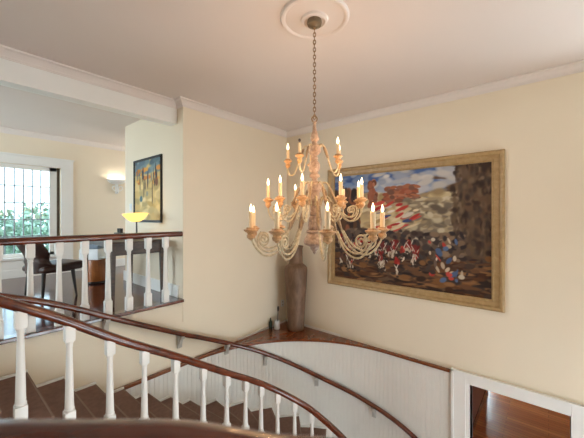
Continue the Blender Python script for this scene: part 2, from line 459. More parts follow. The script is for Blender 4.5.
# ------------------------------------------------------------------ staircase
st = tag(empty('staircase', (CX, CY, LOW)), 'curving staircase with brown carpeted treads descending along the back wall', 'stairs')
off = Vector((-CX, -CY, -LOW))
def sub(s0, s1, n): return [s0+(s1-s0)*i/n for i in range(n+1)]
for k in range(1, 18):
    bm = bmesh.new(); z = -RISE*k
    ss = sub(k-1, k+.07, 5)
    pts_ = [SX(s, .93) for s in ss]+[SX(s, RO-.004) for s in ss[::-1]]
    prism(bm, [(p.x-CX, p.y-CY) for p in pts_], z-.045-LOW, z-LOW)
    es = [e for e in bm.edges if all(abs(v.co.z-(z-LOW)) < 1e-5 for v in e.verts)]
    bmesh.ops.bevel(bm, geom=es, offset=.008, segments=2, affect='EDGES')
    tr = obj('tread', bm, M['tread'], st, False)
    bm = bmesh.new(); sn = sub(k+.04, k+.085, 1)
    pn = [SX(q, .93) for q in sn]+[SX(q, RO-.004) for q in sn[::-1]]
    prism(bm, [(p.x-CX, p.y-CY) for p in pn], z-.012-LOW, z+.003-LOW)
    obj('nosing_strip', bm, M['nosing'], tr, False)
for k in range(0, 18):
    bm = bmesh.new(); z = -RISE*k-(.045 if k else .242)
    p = [SX(k-.02, .94), SX(k+.05, .94), SX(k+.05, RO-.006), SX(k-.02, RO-.006)]
    prism(bm, [(q.x-CX, q.y-CY) for q in p], -RISE*(k+1)-.03-LOW if k < 17 else 0, z-LOW) if z > -RISE*(k+1)-.03 else None
    if len(bm.verts): obj('riser', bm, M['white'], st, False)
    else: bm.free()
# closed white strings and the plastered underside
bm = bmesh.new()
for r0, r1 in ((.90, .93),):
    ss = sub(0, 17.9, 90)
    A = []
    for s in ss:
        q, w_ = SX(s, r0), SX(s, r1); zt = max(-RISE*s-.17, LOW+.02); zb = max(zt-.20, LOW)
        A.append([bm.verts.new((q.x-CX, q.y-CY, zb-LOW)), bm.verts.new((w_.x-CX, w_.y-CY, zb-LOW)), bm.verts.new((w_.x-CX, w_.y-CY, zt-LOW)), bm.verts.new((q.x-CX, q.y-CY, zt-LOW))])
    for P, Q in zip(A, A[1:]):
        for j in range(4): bm.faces.new((P[j], Q[j], Q[(j+1) % 4], P[(j+1) % 4]))
    bm.faces.new(A[0]); bm.faces.new(A[-1])
obj('string', bm, M['white'], st, False)
bm = bmesh.new(); A = []
for s in sub(.3, 17.4, 90):
    q, w_ = SX(s, .92), SX(s, RO-.004); zz = max(-RISE*s-.31, LOW+.0)
    A.append([bm.verts.new((q.x-CX, q.y-CY, zz-LOW)), bm.verts.new((w_.x-CX, w_.y-CY, zz-LOW)), bm.verts.new((w_.x-CX, w_.y-CY, zz+.03-LOW)), bm.verts.new((q.x-CX, q.y-CY, zz+.03-LOW))])
for P, Q in zip(A, A[1:]):
    for j in range(4): bm.faces.new((P[j], Q[j], Q[(j+1) % 4], P[(j+1) % 4]))
obj('soffit', bm, M['wall'], st, False)
# stepped white skirting along the wall side of the treads
bm = bmesh.new()
for k in range(1, 18):
    z = -RISE*k
    ss = sub(k-1, k, 4)
    pi_ = [SX(s, RO-.016) for s in ss]; po = [SX(s, RO+.012) for s in ss[::-1]]
    prism(bm, [(p.x-CX, p.y-CY) for p in pi_+po], z-LOW-.0, z-LOW+.018)
    ss = sub(k-.0, k+.1, 1)
    pi_ = [SX(s, RO-.016) for s in ss]; po = [SX(s, RO+.012) for s in ss[::-1]]
    prism(bm, [(p.x-CX, p.y-CY) for p in pi_+po], z-LOW-RISE, z-LOW+.018)
obj('skirting', bm, M['white'], st, False)

# ------------------------------------------------------------------ balusters
RAILP = [(-.036, -.008), (-.030, -.026), (-.018, -.034), (.018, -.034), (.030, -.026), (.036, -.008), (.036, .008), (.028, .022), (.014, .031), (0, .034), (-.014, .031), (-.028, .022), (-.036, .008)]
def baluster_bm(h, blk=.042, slant=0, bottom=.15, top=.13):
    """square block, turned shaft that swells to the foot, square block; slant = how much the top follows the rail"""
    bm = bmesh.new()
    box(bm, -blk, -blk, 0, blk, blk, bottom, .004)
    zt = h-top
    q_ = blk/.042*1.02
    lathe(bm, [(r_*q_, z_) for r_, z_ in [(.030, bottom-.002), (.040, bottom+.004), (.041, bottom+.014), (.034, bottom+.022), (.036, bottom+.034), (.0345, bottom+.05), (.031, bottom+.4*(zt-bottom)), (.025, bottom+.80*(zt-bottom)), (.023, zt-.045), (.027, zt-.035), (.024, zt-.026), (.034, zt-.004), (.036, zt+.002)]], 14)
    box(bm, -blk*.92, -blk*.92, zt, blk*.92, blk*.92, h, .004)
    return bm

# gallery balustrade
gb = tag(empty('gallery_balustrade', (XA, YB+.03, 0)), 'level balustrade of white balusters and dark rail along the gallery edge', 'balustrade')
bm = bmesh.new(); sweep(bm, [Vector((-2.12, 0, .842)), Vector((-1, 0, .842)), Vector((-.006, 0, .842))], RAILP); obj('handrail', bm, M['rail'], gb)
pb = None
for i in range(10):
    if pb is None: pb = obj('baluster', baluster_bm(.812, .034), M['white'], gb); o = pb
    else: o = pb.copy(); COL.objects.link(o); o.parent = gb
    o.location = (1.878-.2155*i-XA, 0, .002)
bm = bmesh.new(); box(bm, -2.15, -.05, .0, -2.05, .05, .88, .006); obj('newel', bm, M['white'], gb, False)

# stair balustrade: inner side of the flight, round the landing
sb = tag(empty('stair_balustrade', (CX, CY, LOW)), 'curving balustrade with white balusters and mahogany rail down the inside of the stair', 'balustrade')
near = [Vector((p.x, p.y, .780)) for p in spline([(x, y, 0) for x, y in rail_curve[::-1]], 6)]
near = near[:-7]
near += spline([(-.22, 2.672, .768), (.0, 2.69, .70), (.283, 2.69, .522), (.596, 2.69, .329), (.996, 2.69, .050), (1.40, 2.69, -.20), (1.747, 2.69, -.425), (2.0, 2.69, -.590), (2.18, 2.69, -.707)], 6)
LAST = [(-.776+.0, .0)]
th = [(0.03, -.808), (.25, -.945), (.45, -1.075), (.684, -1.225), (.95, -1.395), (1.32, -1.65), (1.6, -1.86), (1.9, -2.05), (2.15, -2.19)]
near += spline([tuple(TH(a, RI, z)+Vector((.085, 0, 0))) for a, z in th], 6)
railpath = near
bm = bmesh.new(); sweep(bm, [p-Vector((CX, CY, LOW)) for p in near], [(a*1.04, b*1.0) for a, b in RAILP]); obj('handrail', bm, M['rail'], sb)
def rail_z(p):
    return min(near, key=lambda q: (q.x-p.x)**2+(q.y-p.y)**2).z
for k in range(1, 18):                               # one per tread
    s = k-.55
    p = SX(s, RI); rz = rail_z(p)
    nb = sorted(near, key=lambda q: (q.x-p.x)**2+(q.y-p.y)**2)[:2]
    w0, w1 = (nb[0]-p).to_2d().length, (nb[1]-p).to_2d().length
    rz = (nb[0].z*w1+nb[1].z*w0)/(w0+w1)
    h = rz-.022-(-RISE*k)
    o = obj('baluster', baluster_bm(h, .034, bottom=.14, top=.12), M['white'], sb)
    o.location = Vector((p.x, p.y, -RISE*k))-Vector((CX, CY, LOW))
    o.rotation_euler = (0, 0, -max(0, (s-8.3)*.226))
land = [p for p in near if p.z > .779]
acc = .1; lastp = land[0]
lb = None
for p in land[1:]:
    acc += (p-lastp).length; lastp = p
    if acc > .23:
        acc = 0
        if lb is None: lb = obj('baluster', baluster_bm(.754), M['white'], sb); o = lb
        else: o = lb.copy(); COL.objects.link(o); o.parent = sb
        o.location = Vector((p.x, p.y, 0))-Vector((CX, CY, LOW))

# wall rail on brackets
wr = tag(empty('stair_handrail', (CX, CY, LOW)), 'mahogany wall handrail on white brackets, climbing the curved outer wall', 'handrail')
wp = spline([(-.02, 3.545, .50), (.373, 3.545, .39), (.786, 3.545, .223), (1.315, 3.545, -.055), (1.80, 3.545, -.30), (2.2, 3.545, -.500)], 6)[:-1]
wp += spline([tuple(TH(a, 1.835, z)) for a, z in ((.02, -.525), (.27, -.735), (.527, -.945), (.78, -1.165), (1.02, -1.365), (1.34, -1.56), (1.65, -1.715), (1.95, -1.86))], 6)
bm = bmesh.new(); sweep(bm, [p-Vector((CX, CY, LOW)) for p in wp], [(a*.80, b*.85) for a, b in RAILP]); obj('handrail', bm, M['rail'], wr)
def bracket_bm():
    bm = bmesh.new()                                  # y is outwards from the wall; origin at the wall face below the rail
    box(bm, -.030, -.018, -.15, .030, 0, .012, .004)
    pts_ = [(0, -.13), (.02, -.125), (.034, -.10), (.044, -.06), (.062, -.03), (.090, -.02), (.090, .012), (0, .012)]
    v0 = [bm.verts.new((-.022, -a_, b_)) for a_, b_ in pts_]; v1 = [bm.verts.new((.022, -a_, b_)) for a_, b_ in pts_]
    bm.faces.new(v0[::-1]); bm.faces.new(v1)
    for i in range(len(pts_)): bm.faces.new((v0[i], v0[(i+1) % len(pts_)], v1[(i+1) % len(pts_)], v1[i]))
    return bm
bk = None
def wz(p):
    q = sorted(wp, key=lambda q: (q.x-p.x)**2+(q.y-p.y)**2)[:2]
    return (q[0].z+q[1].z)/2
for kind, v in (('x', .30), ('x', 1.19), ('x', 2.04), ('a', .265), ('a', .578), ('a', 1.0), ('a', 1.46)):
    if kind == 'x': p = Vector((v, YB-.012, 0)); rz = 0
    else: p = TH(v, RW-.014, 0); rz = -v
    if bk is None: bk = obj('bracket', bracket_bm(), M['metal'], wr, False); o = bk
    else: o = bk.copy(); COL.objects.link(o); o.parent = wr
    inn = p+(Vector((0, -1, 0)) if kind == 'x' else Vector((-math.sin(v), -math.cos(v), 0)))*.06
    o.location = Vector((p.x, p.y, wz(inn)-.040))-Vector((CX, CY, LOW)); o.rotation_euler = (0, 0, rz)

# ------------------------------------------------------------------ pictures
import numpy as np
def canvas(name, w, h, nx, ny, base, dabs, parent, loc):
    """a stretched canvas whose paint is laid on stroke by stroke"""
    U, V = np.meshgrid(np.linspace(0, 1, nx+1), np.linspace(0, 1, ny+1))
    C = np.zeros((ny+1, nx+1, 3)); C[:] = base
    for (cx, cy, rx, ry, ang, rgb, soft) in dabs:
        r = max(rx, ry)
        i0, i1 = max(0, int((cx-r)*nx)), min(nx, int((cx+r)*nx)+1); j0, j1 = max(0, int((cy-r)*ny)), min(ny, int((cy+r)*ny)+1)
        if i1 < i0 or j1 < j0: continue
        du = U[j0:j1+1, i0:i1+1]-cx; dv = V[j0:j1+1, i0:i1+1]-cy
        a_ = du*math.cos(ang)+dv*math.sin(ang); b_ = -du*math.sin(ang)+dv*math.cos(ang)
        w_ = np.clip((1-(a_/rx)**2-(b_/ry)**2)/soft, 0, 1)[..., None]
        C[j0:j1+1, i0:i1+1] = C[j0:j1+1, i0:i1+1]*(1-w_)+np.array(rgb)*w_
    C = np.clip(C, 0, 255)/255.0
    Lc = np.where(C <= .04045, C/12.92, ((C+.055)/1.055)**2.4)
    co_ = np.stack([w*(U-.5), np.zeros_like(U), h*(V-.5)], -1).reshape(-1, 3)
    ids = np.arange((nx+1)*(ny+1)).reshape(ny+1, nx+1)
    F = np.stack([ids[:-1, :-1], ids[:-1, 1:], ids[1:, 1:], ids[1:, :-1]], -1).reshape(-1, 4)
    me = bpy.data.meshes.new(name); me.from_pydata(co_.tolist(), [], F.tolist())
    at = me.attributes.new('Paint', 'FLOAT_COLOR', 'POINT')
    at.data.foreach_set('color', np.concatenate([Lc.reshape(-1, 3), np.ones((len(co_), 1))], 1).astype(np.float32).ravel())
    me.materials.append(M['paint'])
    o = bpy.data.objects.new(name, me); COL.objects.link(o); o.parent = parent; o.location = loc
    return o

def frame(parent, w, h, fw, fd, mat, name='frame', y0=0):
    """mitred frame in the xz plane facing -y; w,h outer"""
    bm = bmesh.new()
    P = [(0, 0), (0, -fd*.75), (fw*.16, -fd), (fw*.34, -fd*.92), (fw*.45, -fd*.62), (fw*.80, -fd*.55), (fw*.88, -fd*.72), (fw, -fd*.6), (fw, 0)]
    cs = [(-1, -1), (1, -1), (1, 1), (-1, 1)]
    rings = [[bm.verts.new((sx*(w/2-a_), y0+b_, sz*(h/2-a_))) for a_, b_ in P] for sx, sz in cs]
    for i in range(4):
        A, B = rings[i], rings[(i+1) % 4]
        for j in range(len(P)-1): bm.faces.new((A[j], A[j+1], B[j+1], B[j]))
        bm.faces.new((A[-1], A[0], B[0], B[-1]))
    return obj(name, bm, mat, parent, False)

rnd = random.Random(11)
dabs = []
def add(n, x0, x1, y0, y1, rx, ry, cols, soft=.5, ang=(-.6, .6)):
    for _ in range(n):
        c = rnd.choice(cols); j = rnd.randint(-14, 14)
        dabs.append((rnd.uniform(x0, x1), rnd.uniform(y0, y1), rnd.uniform(*rx), rnd.uniform(*ry), rnd.uniform(*ang), tuple(max(0, min(255, v+j)) for v in c), soft))
# a generic hazy scene in the same colours: sky, drifting smoke, dark masses, a crowd of small red and white strokes
BLU = [(88, 112, 160), (112, 132, 168), (140, 150, 172), (70, 92, 142)]
TAN = [(190, 168, 126), (206, 188, 150), (176, 150, 106), (160, 138, 104)]
BRN = [(96, 66, 46), (114, 76, 54), (76, 56, 44), (58, 44, 38)]
GND = [(96, 62, 38), (74, 48, 32), (56, 40, 32), (128, 88, 52), (46, 36, 32)]
add(260, 0, .75, .66, 1, (.03, .09), (.012, .04), BLU, .7, (-.3, .3))
add(60, .3, .8, .80, 1, (.03, .07), (.02, .04), [(178, 178, 184), (196, 190, 184), (150, 156, 172)], .8)
add(240, .12, .80, .50, .80, (.03, .08), (.015, .045), TAN, .8, (-.2, .5))
add(160, 0, .20, .46, .84, (.012, .03), (.02, .07), BRN+[(140, 84, 58)], .5, (-.1, .1))
add(50, .28, .33, .70, .92, (.010, .02), (.02, .04), [(146, 84, 60), (166, 104, 76), (120, 76, 58)], .5, (-.1, .1))
add(90, .40, .60, .72, .86, (.015, .04), (.010, .025), [(150, 82, 56), (132, 84, 64), (170, 108, 78), (110, 74, 60)], .5, (-.4, .2))
add(240, .52, .82, .42, .74, (.02, .05), (.012, .035), [(150, 132, 104), (128, 114, 94), (172, 154, 124), (108, 96, 82), (188, 174, 146)], .7)
add(300, .80, 1, .16, 1, (.008, .022), (.015, .05), [(72, 54, 42), (90, 70, 54), (54, 42, 36), (106, 86, 64), (64, 50, 42)], 1.0, (-.1, .1))
add(420, 0, 1, 0, .30, (.02, .07), (.008, .028), GND, .6, (-.35, .35))
add(300, 0, .86, .26, .48, (.01, .035), (.012, .035), [(72, 56, 50), (56, 46, 44), (98, 80, 66), (124, 100, 78), (48, 42, 44)], .6)
add(40, .34, .60, .50, .74, (.02, .06), (.008, .018), [(170, 48, 46), (214, 202, 188), (66, 82, 128), (206, 186, 150), (190, 70, 60)], .5, (.25, .75))
for _ in range(46):
    x_, y_, k_ = rnd.uniform(.04, .62), rnd.uniform(.16, .38), rnd.uniform(.7, 1.25)
    red = rnd.choice([(164, 46, 40), (178, 58, 48), (138, 38, 34), (112, 44, 40), (96, 62, 52)])
    add(6, x_-.014*k_, x_+.014*k_, y_, y_+.06*k_, (.008, .014), (.014, .026), [red, tuple(int(v*.8) for v in red)], .6, (-.4, .4))
    add(4, x_-.012*k_, x_+.012*k_, y_-.06*k_, y_, (.004, .008), (.014, .028), [(206, 192, 172), (176, 158, 136), (96, 78, 66)], .6, (-.5, .5))
    add(2, x_-.006, x_+.006, y_+.075*k_, y_+.09*k_, (.006, .010), (.008, .016), [(40, 32, 32), (62, 46, 40)], .6)
    add(2, x_-.02, x_+.02, y_-.02, y_+.05*k_, (.002, .004), (.015, .04), [(214, 204, 188), (190, 176, 154)], .6, (-.6, .6))
    add(3, x_-.03, x_+.03, y_-.09*k_, y_-.05*k_, (.010, .02), (.006, .012), [(52, 40, 34), (40, 32, 28)], .6)
add(44, .66, .92, .10, .42, (.006, .02), (.012, .04), [(204, 190, 168), (176, 60, 50), (72, 92, 128), (186, 166, 140), (60, 48, 44), (90, 72, 60)], .5)
bp_ = tag(empty('framed_painting', (XR, 1.5415, .905), -PI/2), 'large gilt-framed oil painting of a red and blue battle scene on right wall', 'painting')
frame(bp_, 2.34, 1.82, .125, .06, M['gilt'])
bm = bmesh.new(); box(bm, -1.12, -.012, -.86, 1.12, -.001, .86); obj('backing', bm, M['black'], bp_, False)
canvas('canvas', 2.11, 1.59, 300, 230, (96, 72, 54), dabs, bp_, (0, -.020, 0))

rnd = random.Random(5); dabs = []
add(30, 0, 1, .8, 1, (.08, .2), (.04, .08), [(104, 128, 136), (126, 146, 148), (92, 112, 124)], .6, (-.2, .2))
add(60, 0, 1, 0, .6, (.08, .2), (.05, .12), [(216, 190, 128), (206, 176, 112), (226, 204, 148), (190, 168, 116)], .6, (-.3, .3))
add(16, .05, .95, .62, .88, (.05, .12), (.03, .06), [(206, 136, 60), (190, 120, 60), (226, 170, 84)], .5, (-.1, .1))
add(20, .03, .97, .55, .85, (.012, .022), (.06, .12), [(52, 50, 58), (76, 70, 66), (90, 100, 110)], .4, (-.05, .05))
for x_, y_, l_ in ((.22, .62, .13), (.37, .55, .2), (.52, .66, .16), (.70, .46, .24), (.84, .7, .12)): dabs.append((x_, y_, .016, l_, 0, (44, 40, 46), .4))
dabs += [(.26, .36, .07, .06, 0, (84, 116, 122), .5), (.5, .44, .05, .05, 0, (150, 150, 130), .5), (.86, .62, .06, .08, 0, (120, 80, 60), .5)]
sp = tag(empty('abstract_painting', (XA, 4.6125, 1.465), -PI/2), 'abstract yellow and blue painting in thin black frame above the desk', 'painting')
frame(sp, .90, .97, .035, .03, M['black'])
bm = bmesh.new(); box(bm, -.43, -.008, -.465, .43, -.001, .465); obj('backing', bm, M['black'], sp, False)
canvas('canvas', .835, .905, 110, 120, (206, 180, 122), dabs, sp, (0, -.014, 0))

# ------------------------------------------------------------------ ceiling rose and chandelier
HX, HY = 1.884, 1.366
bm = bmesh.new()
lathe(bm, [(.0, 0), (.262, 0), (.262, -.008), (.254, -.020), (.242, -.023), (.230, -.018), (.222, -.010), (.13, -.010), (.105, -.014), (.098, -.030), (.082, -.036), (.07, -.022), (0, -.02)], 56)
tag(obj('ceiling_medallion', bm, M['ceil'], loc=(HX, HY, CEIL)), 'round white plaster ceiling medallion above the chandelier', 'medallion')

CZ = 1.06
def Y(y): return CZ+(217-y)*.00763
ch = tag(empty('chandelier', (HX, HY, 0), math.atan2(-HY, -HX)), 'large three-tier candle chandelier hanging over the stair', 'chandelier')
# local +x points to the viewer's side of the hall; angles are measured from there
bm = bmesh.new(); lathe(bm, [(0, 2.505), (.022, 2.505), (.030, 2.512), (.052, 2.522), (.058, 2.538), (.055, 2.555), (.052, 2.57), (0, 2.57)], 28); obj('ceiling_canopy', bm, M['canopy'], ch)
bm = bmesh.new(); lathe(bm, [(0, 2.506), (.010, 2.506), (.010, 2.496), (.006, 2.49), (0, 2.49)], 10); zc = 2.497; top = True
z = 2.492; i = 0
while z > 1.83:
    lp = []
    for k in range(14):
        a = 2*PI*k/14; u, v = .0095*math.cos(a), .0185*math.sin(a)
        lp.append(Vector((u if i % 2 == 0 else 0, 0 if i % 2 == 0 else u, z-.012+v)))
    sweep(bm, lp, circ(.0034, 6), Vector((0, 1, 0)) if i % 2 == 0 else Vector((1, 0, 0)), closed=True)
    z -= .0285; i += 1
obj('chain', bm, M['chain'], ch)
bm = bmesh.new(); lp = [Vector((0, .020*math.cos(2*PI*k/18), Y(119.0)+.022*math.sin(2*PI*k/18))) for k in range(18)]
sweep(bm, lp, circ(.005, 8), Vector((1, 0, 0)), closed=True); obj('hanging_ring', bm, M['chain'], ch)
px = .00763/2
def col(name, prof, mat, seg=24):
    bm = bmesh.new(); lathe(bm, [(w_*px, Y(y)) for y, w_ in prof], seg); return obj(name, bm, mat, ch)
col('upper_baluster', [(121.5, 0), (121.5, 3), (123.5, 4), (124.5, 2.6), (126, 3.2), (131, 4.4), (136, 7.6), (138.5, 8.6), (140, 8.2), (141.5, 5), (143, 5), (144, 7), (145, 7.4)], M['chandp'])
col('upper_hub', [(145, 9), (146, 12), (152, 12.4), (154, 9), (156, 5), (158, 7.4), (159, 7.4), (160, 5)], M['chandp'])
col('middle_baluster', [(160, 5), (161, 7), (164, 10.6), (169, 10.4), (173, 6), (175, 10.6), (177, 10.6), (178, 6), (181, 5.4)], M['chandp'])
col('middle_hub', [(181, 7), (182, 13), (184, 15), (190, 14.4), (192, 13), (193, 11), (195, 10)], M['chandp'])
col('lower_baluster', [(195, 10), (197, 11), (205, 9.4), (212, 8.8), (214, 10), (216, 8.4)], M['chandp'])
bm = bmesh.new(); nf = 14                                             # fluted urn
rings = []
for y, w_ in [(216, 8), (217, 10), (219, 12), (226, 13.4), (229, 13), (230, 11)]:
    rings.append([bm.verts.new(((w_*px*(1-(.13 if k % 2 else 0)))*math.cos(2*PI*k/(2*nf)), (w_*px*(1-(.13 if k % 2 else 0)))*math.sin(2*PI*k/(2*nf)), Y(y))) for k in range(2*nf)])
for A, B in zip(rings, rings[1:]):
    for k in range(2*nf): bm.faces.new((A[k], A[(k+1) % (2*nf)], B[(k+1) % (2*nf)], B[k]))
bm.faces.new(rings[0]); bm.faces.new(rings[-1]); obj('fluted_urn', bm, M['chandp'], ch, False)
col('bottom_bowl', [(229.5, 10), (230, 16), (232, 17), (233, 14), (235, 16), (239, 21), (243, 22), (244.5, 20), (246, 12), (247, 9), (249, 8), (251, 4.5), (253, 3), (254.5, 0)], M['chandp'])

def spiral(cx, cz, r0, turns, a0, sgn, n=34):
    return [(cx+r0*(1-.82*i/n)*math.cos(a0+sgn*2*PI*turns*i/n), 0, cz+r0*(1-.82*i/n)*math.sin(a0+sgn*2*PI*turns*i/n)) for i in range(n+1)]

def P3(l): return [(r, 0, z) for r, z in l]
tiers = {}
blight = bpy.data.lights.new('bulb_light', 'POINT'); blight.color = (1.0, .60, .30); blight.energy = .9; blight.shadow_soft_size = .008
# top tier
tiers['top'] = dict(
    arm=[spline(P3([(.026, Y(150)), (.045, Y(146)), (.075, Y(146)), (.10, Y(152)), (.128, Y(163)), (.160, Y(173)), (.19, Y(174.5)), (.208, Y(170)), (.21, Y(165))]), 5)], ar=.0062,
    spindle=([(.085, 0, Y(148.2)), (.092, 0, Y(150)), (.107, 0, Y(154.5)), (.117, 0, Y(158.5)), (.122, 0, Y(160.5))], [.007, .011, .012, .008, .006]),
    R=.21, cz=Y(166), ctop=Y(158), cw=.030, candle=.080, cr=.011)
tiers['mid'] = dict(
    arm=[spline(P3([(.03, Y(190)), (.055, Y(184)), (.092, Y(183)), (.125, Y(190)), (.170, Y(204)), (.220, Y(216)), (.27, Y(221)), (.32, Y(219)), (.349, Y(213)), (.355, Y(206))]), 5),
         spline(P3([(.215, Y(213)), (.26, Y(217)), (.300, Y(216)), (.318, Y(211)), (.312, Y(206))]), 5)+[Vector(p) for p in spiral(.288, Y(210), .030, 1.35, .7, 1)]], ar=.0055,
    spindle=([(.118, 0, Y(188)), (.126, 0, Y(190.5)), (.150, 0, Y(198)), (.168, 0, Y(203.4)), (.178, 0, Y(206))], [.006, .011, .009, .0125, .006]),
    R=.355, cz=Y(207), ctop=Y(198.5), cw=.036, candle=.10, cr=.0125)
tiers['low'] = dict(
    arm=[spline(P3([(.045, Y(206)), (.065, Y(199)), (.098, Y(197)), (.13, Y(203)), (.170, Y(217)), (.215, Y(233)), (.27, Y(246)), (.335, Y(252.5)), (.40, Y(253)), (.455, Y(247)), (.488, Y(240)), (.497, Y(235))]), 6),
         spline(P3([(.215, Y(230)), (.27, Y(242)), (.335, Y(248.5)), (.395, Y(249)), (.445, Y(244)), (.452, Y(238)), (.438, Y(232))]), 6)+[Vector(p) for p in spiral(.410, Y(239), .048, 1.6, .9, 1)]], ar=.0066,
    spindle=([(.126, 0, Y(202)), (.133, 0, Y(204.5)), (.155, 0, Y(212)), (.178, 0, Y(220)), (.192, 0, Y(225)), (.205, 0, Y(229.5))], [.007, .013, .011, .0155, .011, .007]),
    R=.50, cz=Y(237), ctop=Y(226.5), cw=.046, candle=.115, cr=.017)
angs = dict(top=[(-30, 0), (53, 1), (113, 1), (-172, 1), (-100, 1)],
            mid=[(-74, 1), (-41, 1), (-13, 1), (29, 1), (74, 1), (104, 1), (137, 0), (-152, 1)],
            low=[(-28, 1), (-62, 1), (-101, 1), (-142, 1), (9, 1), (49, 1), (84, 1), (165, 1)])
for tn, t in tiers.items():
    bm = bmesh.new()
    for path in t['arm']:
        sweep(bm, [Vector(p) for p in path], circ(t['ar'], 8), Vector((0, 1, 0)))
    arm0 = obj('arm', bm, M['arm'], ch)
    bm = bmesh.new(); rtube(bm, t['spindle'][0], t['spindle'][1], 10); sp0 = obj('spindle', bm, M['chand'], arm0)
    R, z0, z1, cw = t['R'], t['cz'], t['ctop'], t['cw']; hh = z1-z0
    bm = bmesh.new(); lathe(bm, [(0, -.012), (.008, -.010), (.014, -.002), (cw*.42, .0), (cw*.62, hh*.10), (cw*.66, hh*.30), (cw*.52, hh*.42), (cw*.60, hh*.52), (cw*.98, hh*.66), (cw*1.12, hh*.74), (cw*1.10, hh*.82), (cw*.74, hh*.86), (cw*.70, hh), (cw*.4, hh*.93), (0, hh*.93)], 20, (R, 0, z0)); cu0 = obj('candle_cup', bm, M['cup'], arm0)
    bm = bmesh.new(); lathe(bm, [(t['cr']*1.0, 0), (t['cr'], t['candle']-.006), (t['cr']*.8, t['candle']), (0, t['candle'])], 14, (R, 0, z1-.006)); ca0 = obj('candle_sleeve', bm, M['candle'], arm0)
    zb = z1-.006+t['candle']; q = .86 if tn != 'low' else .95
    bm = bmesh.new(); lathe(bm, [(0, 0), (.0062*q, .001), (.0085*q, .010), (.0098*q, .020*q), (.0080*q, .034*q), (.0040*q, .048*q), (.0015*q, .057*q), (0, .060*q)], 12, (R, 0, zb)); fl0 = obj('flame_bulb', bm, M['flame'], arm0)
    bm = bmesh.new(); lathe(bm, [(0, 0), (.005, .001), (.0055, .008), (.0085, .012), (.0095, .020), (.007, .028), (0, .030)], 10, (R, 0, zb)); db0 = obj('spent_bulb', bm, M['deadbulb'], arm0)
    db0['label'] = 'dark unlit bulb'
    used_dead = False
    for i, (a, lit) in enumerate(angs[tn]):
        if i == 0: ar = arm0; kids = [sp0, cu0, ca0]
        else:
            ar = arm0.copy(); COL.objects.link(ar); ar.parent = ch
            for s_ in (sp0, cu0, ca0):
                c_ = s_.copy(); COL.objects.link(c_); c_.parent = ar
        ar.rotation_euler = (0, 0, math.radians(a))
        src = fl0 if lit else db0
        if src.get('used'):
            c_ = src.copy(); COL.objects.link(c_); c_.parent = ar
            del c_['used']
        else:
            src.parent = ar; src['used'] = 1
        if lit:                                       # the light each bulb gives, at its tip
            pl = bpy.data.objects.new('bulb_light', blight); COL.objects.link(pl); pl.parent = ar; pl.location = (R, 0, zb+.060*q+.012)
    for s_ in (fl0, db0):
        if not s_.get('used'): bpy.data.objects.remove(s_)
        else: del s_['used']

# ------------------------------------------------------------------ vase and small things on the ledge
bm = bmesh.new()
lathe(bm, [(0, 0), (.122, 0), (.132, .008), (.138, .05), (.150, .30), (.170, .62), (.184, .88), (.190, .99), (.187, 1.03), (.172, 1.06), (.140, 1.085), (.120, 1.10), (.112, 1.125), (.108, 1.34), (.112, 1.36), (.122, 1.375), (.124, 1.395), (.114, 1.40), (.102, 1.39), (.098, 1.2), (.0, 1.19)], 40)
vz = tag(obj('floor_vase', bm, M['vase'], loc=(3.935, 3.235, LZ+.0305)), 'tall brown stoneware floor vase standing on the corner ledge', 'vase')
cup = tag(empty('white_cup', (3.74, 3.49, LZ+.0305)), 'small white cup with a dark stirring stick on ledge beside the vase', 'cup')
bm = bmesh.new(); lathe(bm, [(0, 0), (.042, 0), (.047, .006), (.050, .14), (.046, .142), (.043, .02), (0, .018)], 20); obj('cup_body', bm, M['printer'], cup)
bm = bmesh.new(); tube(bm, [(0.01, 0, .022), (.022, .0, .20), (.030, .0, .30)], .005, 8, Vector((0, 1, 0))); lathe(bm, [(0, .29), (.014, .295), (.016, .33), (.014, .37), (0, .375)], 10, (.031, 0, 0)); obj('stick', bm, M['black'], cup)
bm = bmesh.new(); lathe(bm, [(0, 0), (.026, 0), (.028, .01), (.028, .11), (.012, .15), (.011, .18), (0, .182)], 16)
tag(obj('bottle', bm, M['green'], loc=(3.675, 3.575, LZ+.0305)), 'small dark green bottle left of the white cup on the ledge', 'bottle')

def plate(name, loc, rz, label, cat, w=.075, h=.115, sock=True):
    r = tag(empty(name, loc, rz), label, cat)
    bm = bmesh.new(); box(bm, -w/2, -.008, -h/2, w/2, 0, h/2, .003); obj('plate', bm, M['printer'], r, False)
    bm = bmesh.new()
    if sock:
        for zz in (-.025, .025): box(bm, -.012, -.0095, zz-.012, .012, -.008, zz+.012)
        obj('sockets', bm, M['canopy'], r, False)
    else:
        box(bm, -.010, -.014, -.02, .010, -.008, .02, .002); obj('rocker', bm, M['printer'], r, False)
    return r
plate('power_outlet', (4.02, YB, -.47), 0, 'white wall outlet behind the brown vase', 'outlet')
plate('light_switch', (XA, 5.22, 1.22), -PI/2, 'white light switch on gallery wall left of abstract painting', 'switch', sock=False)

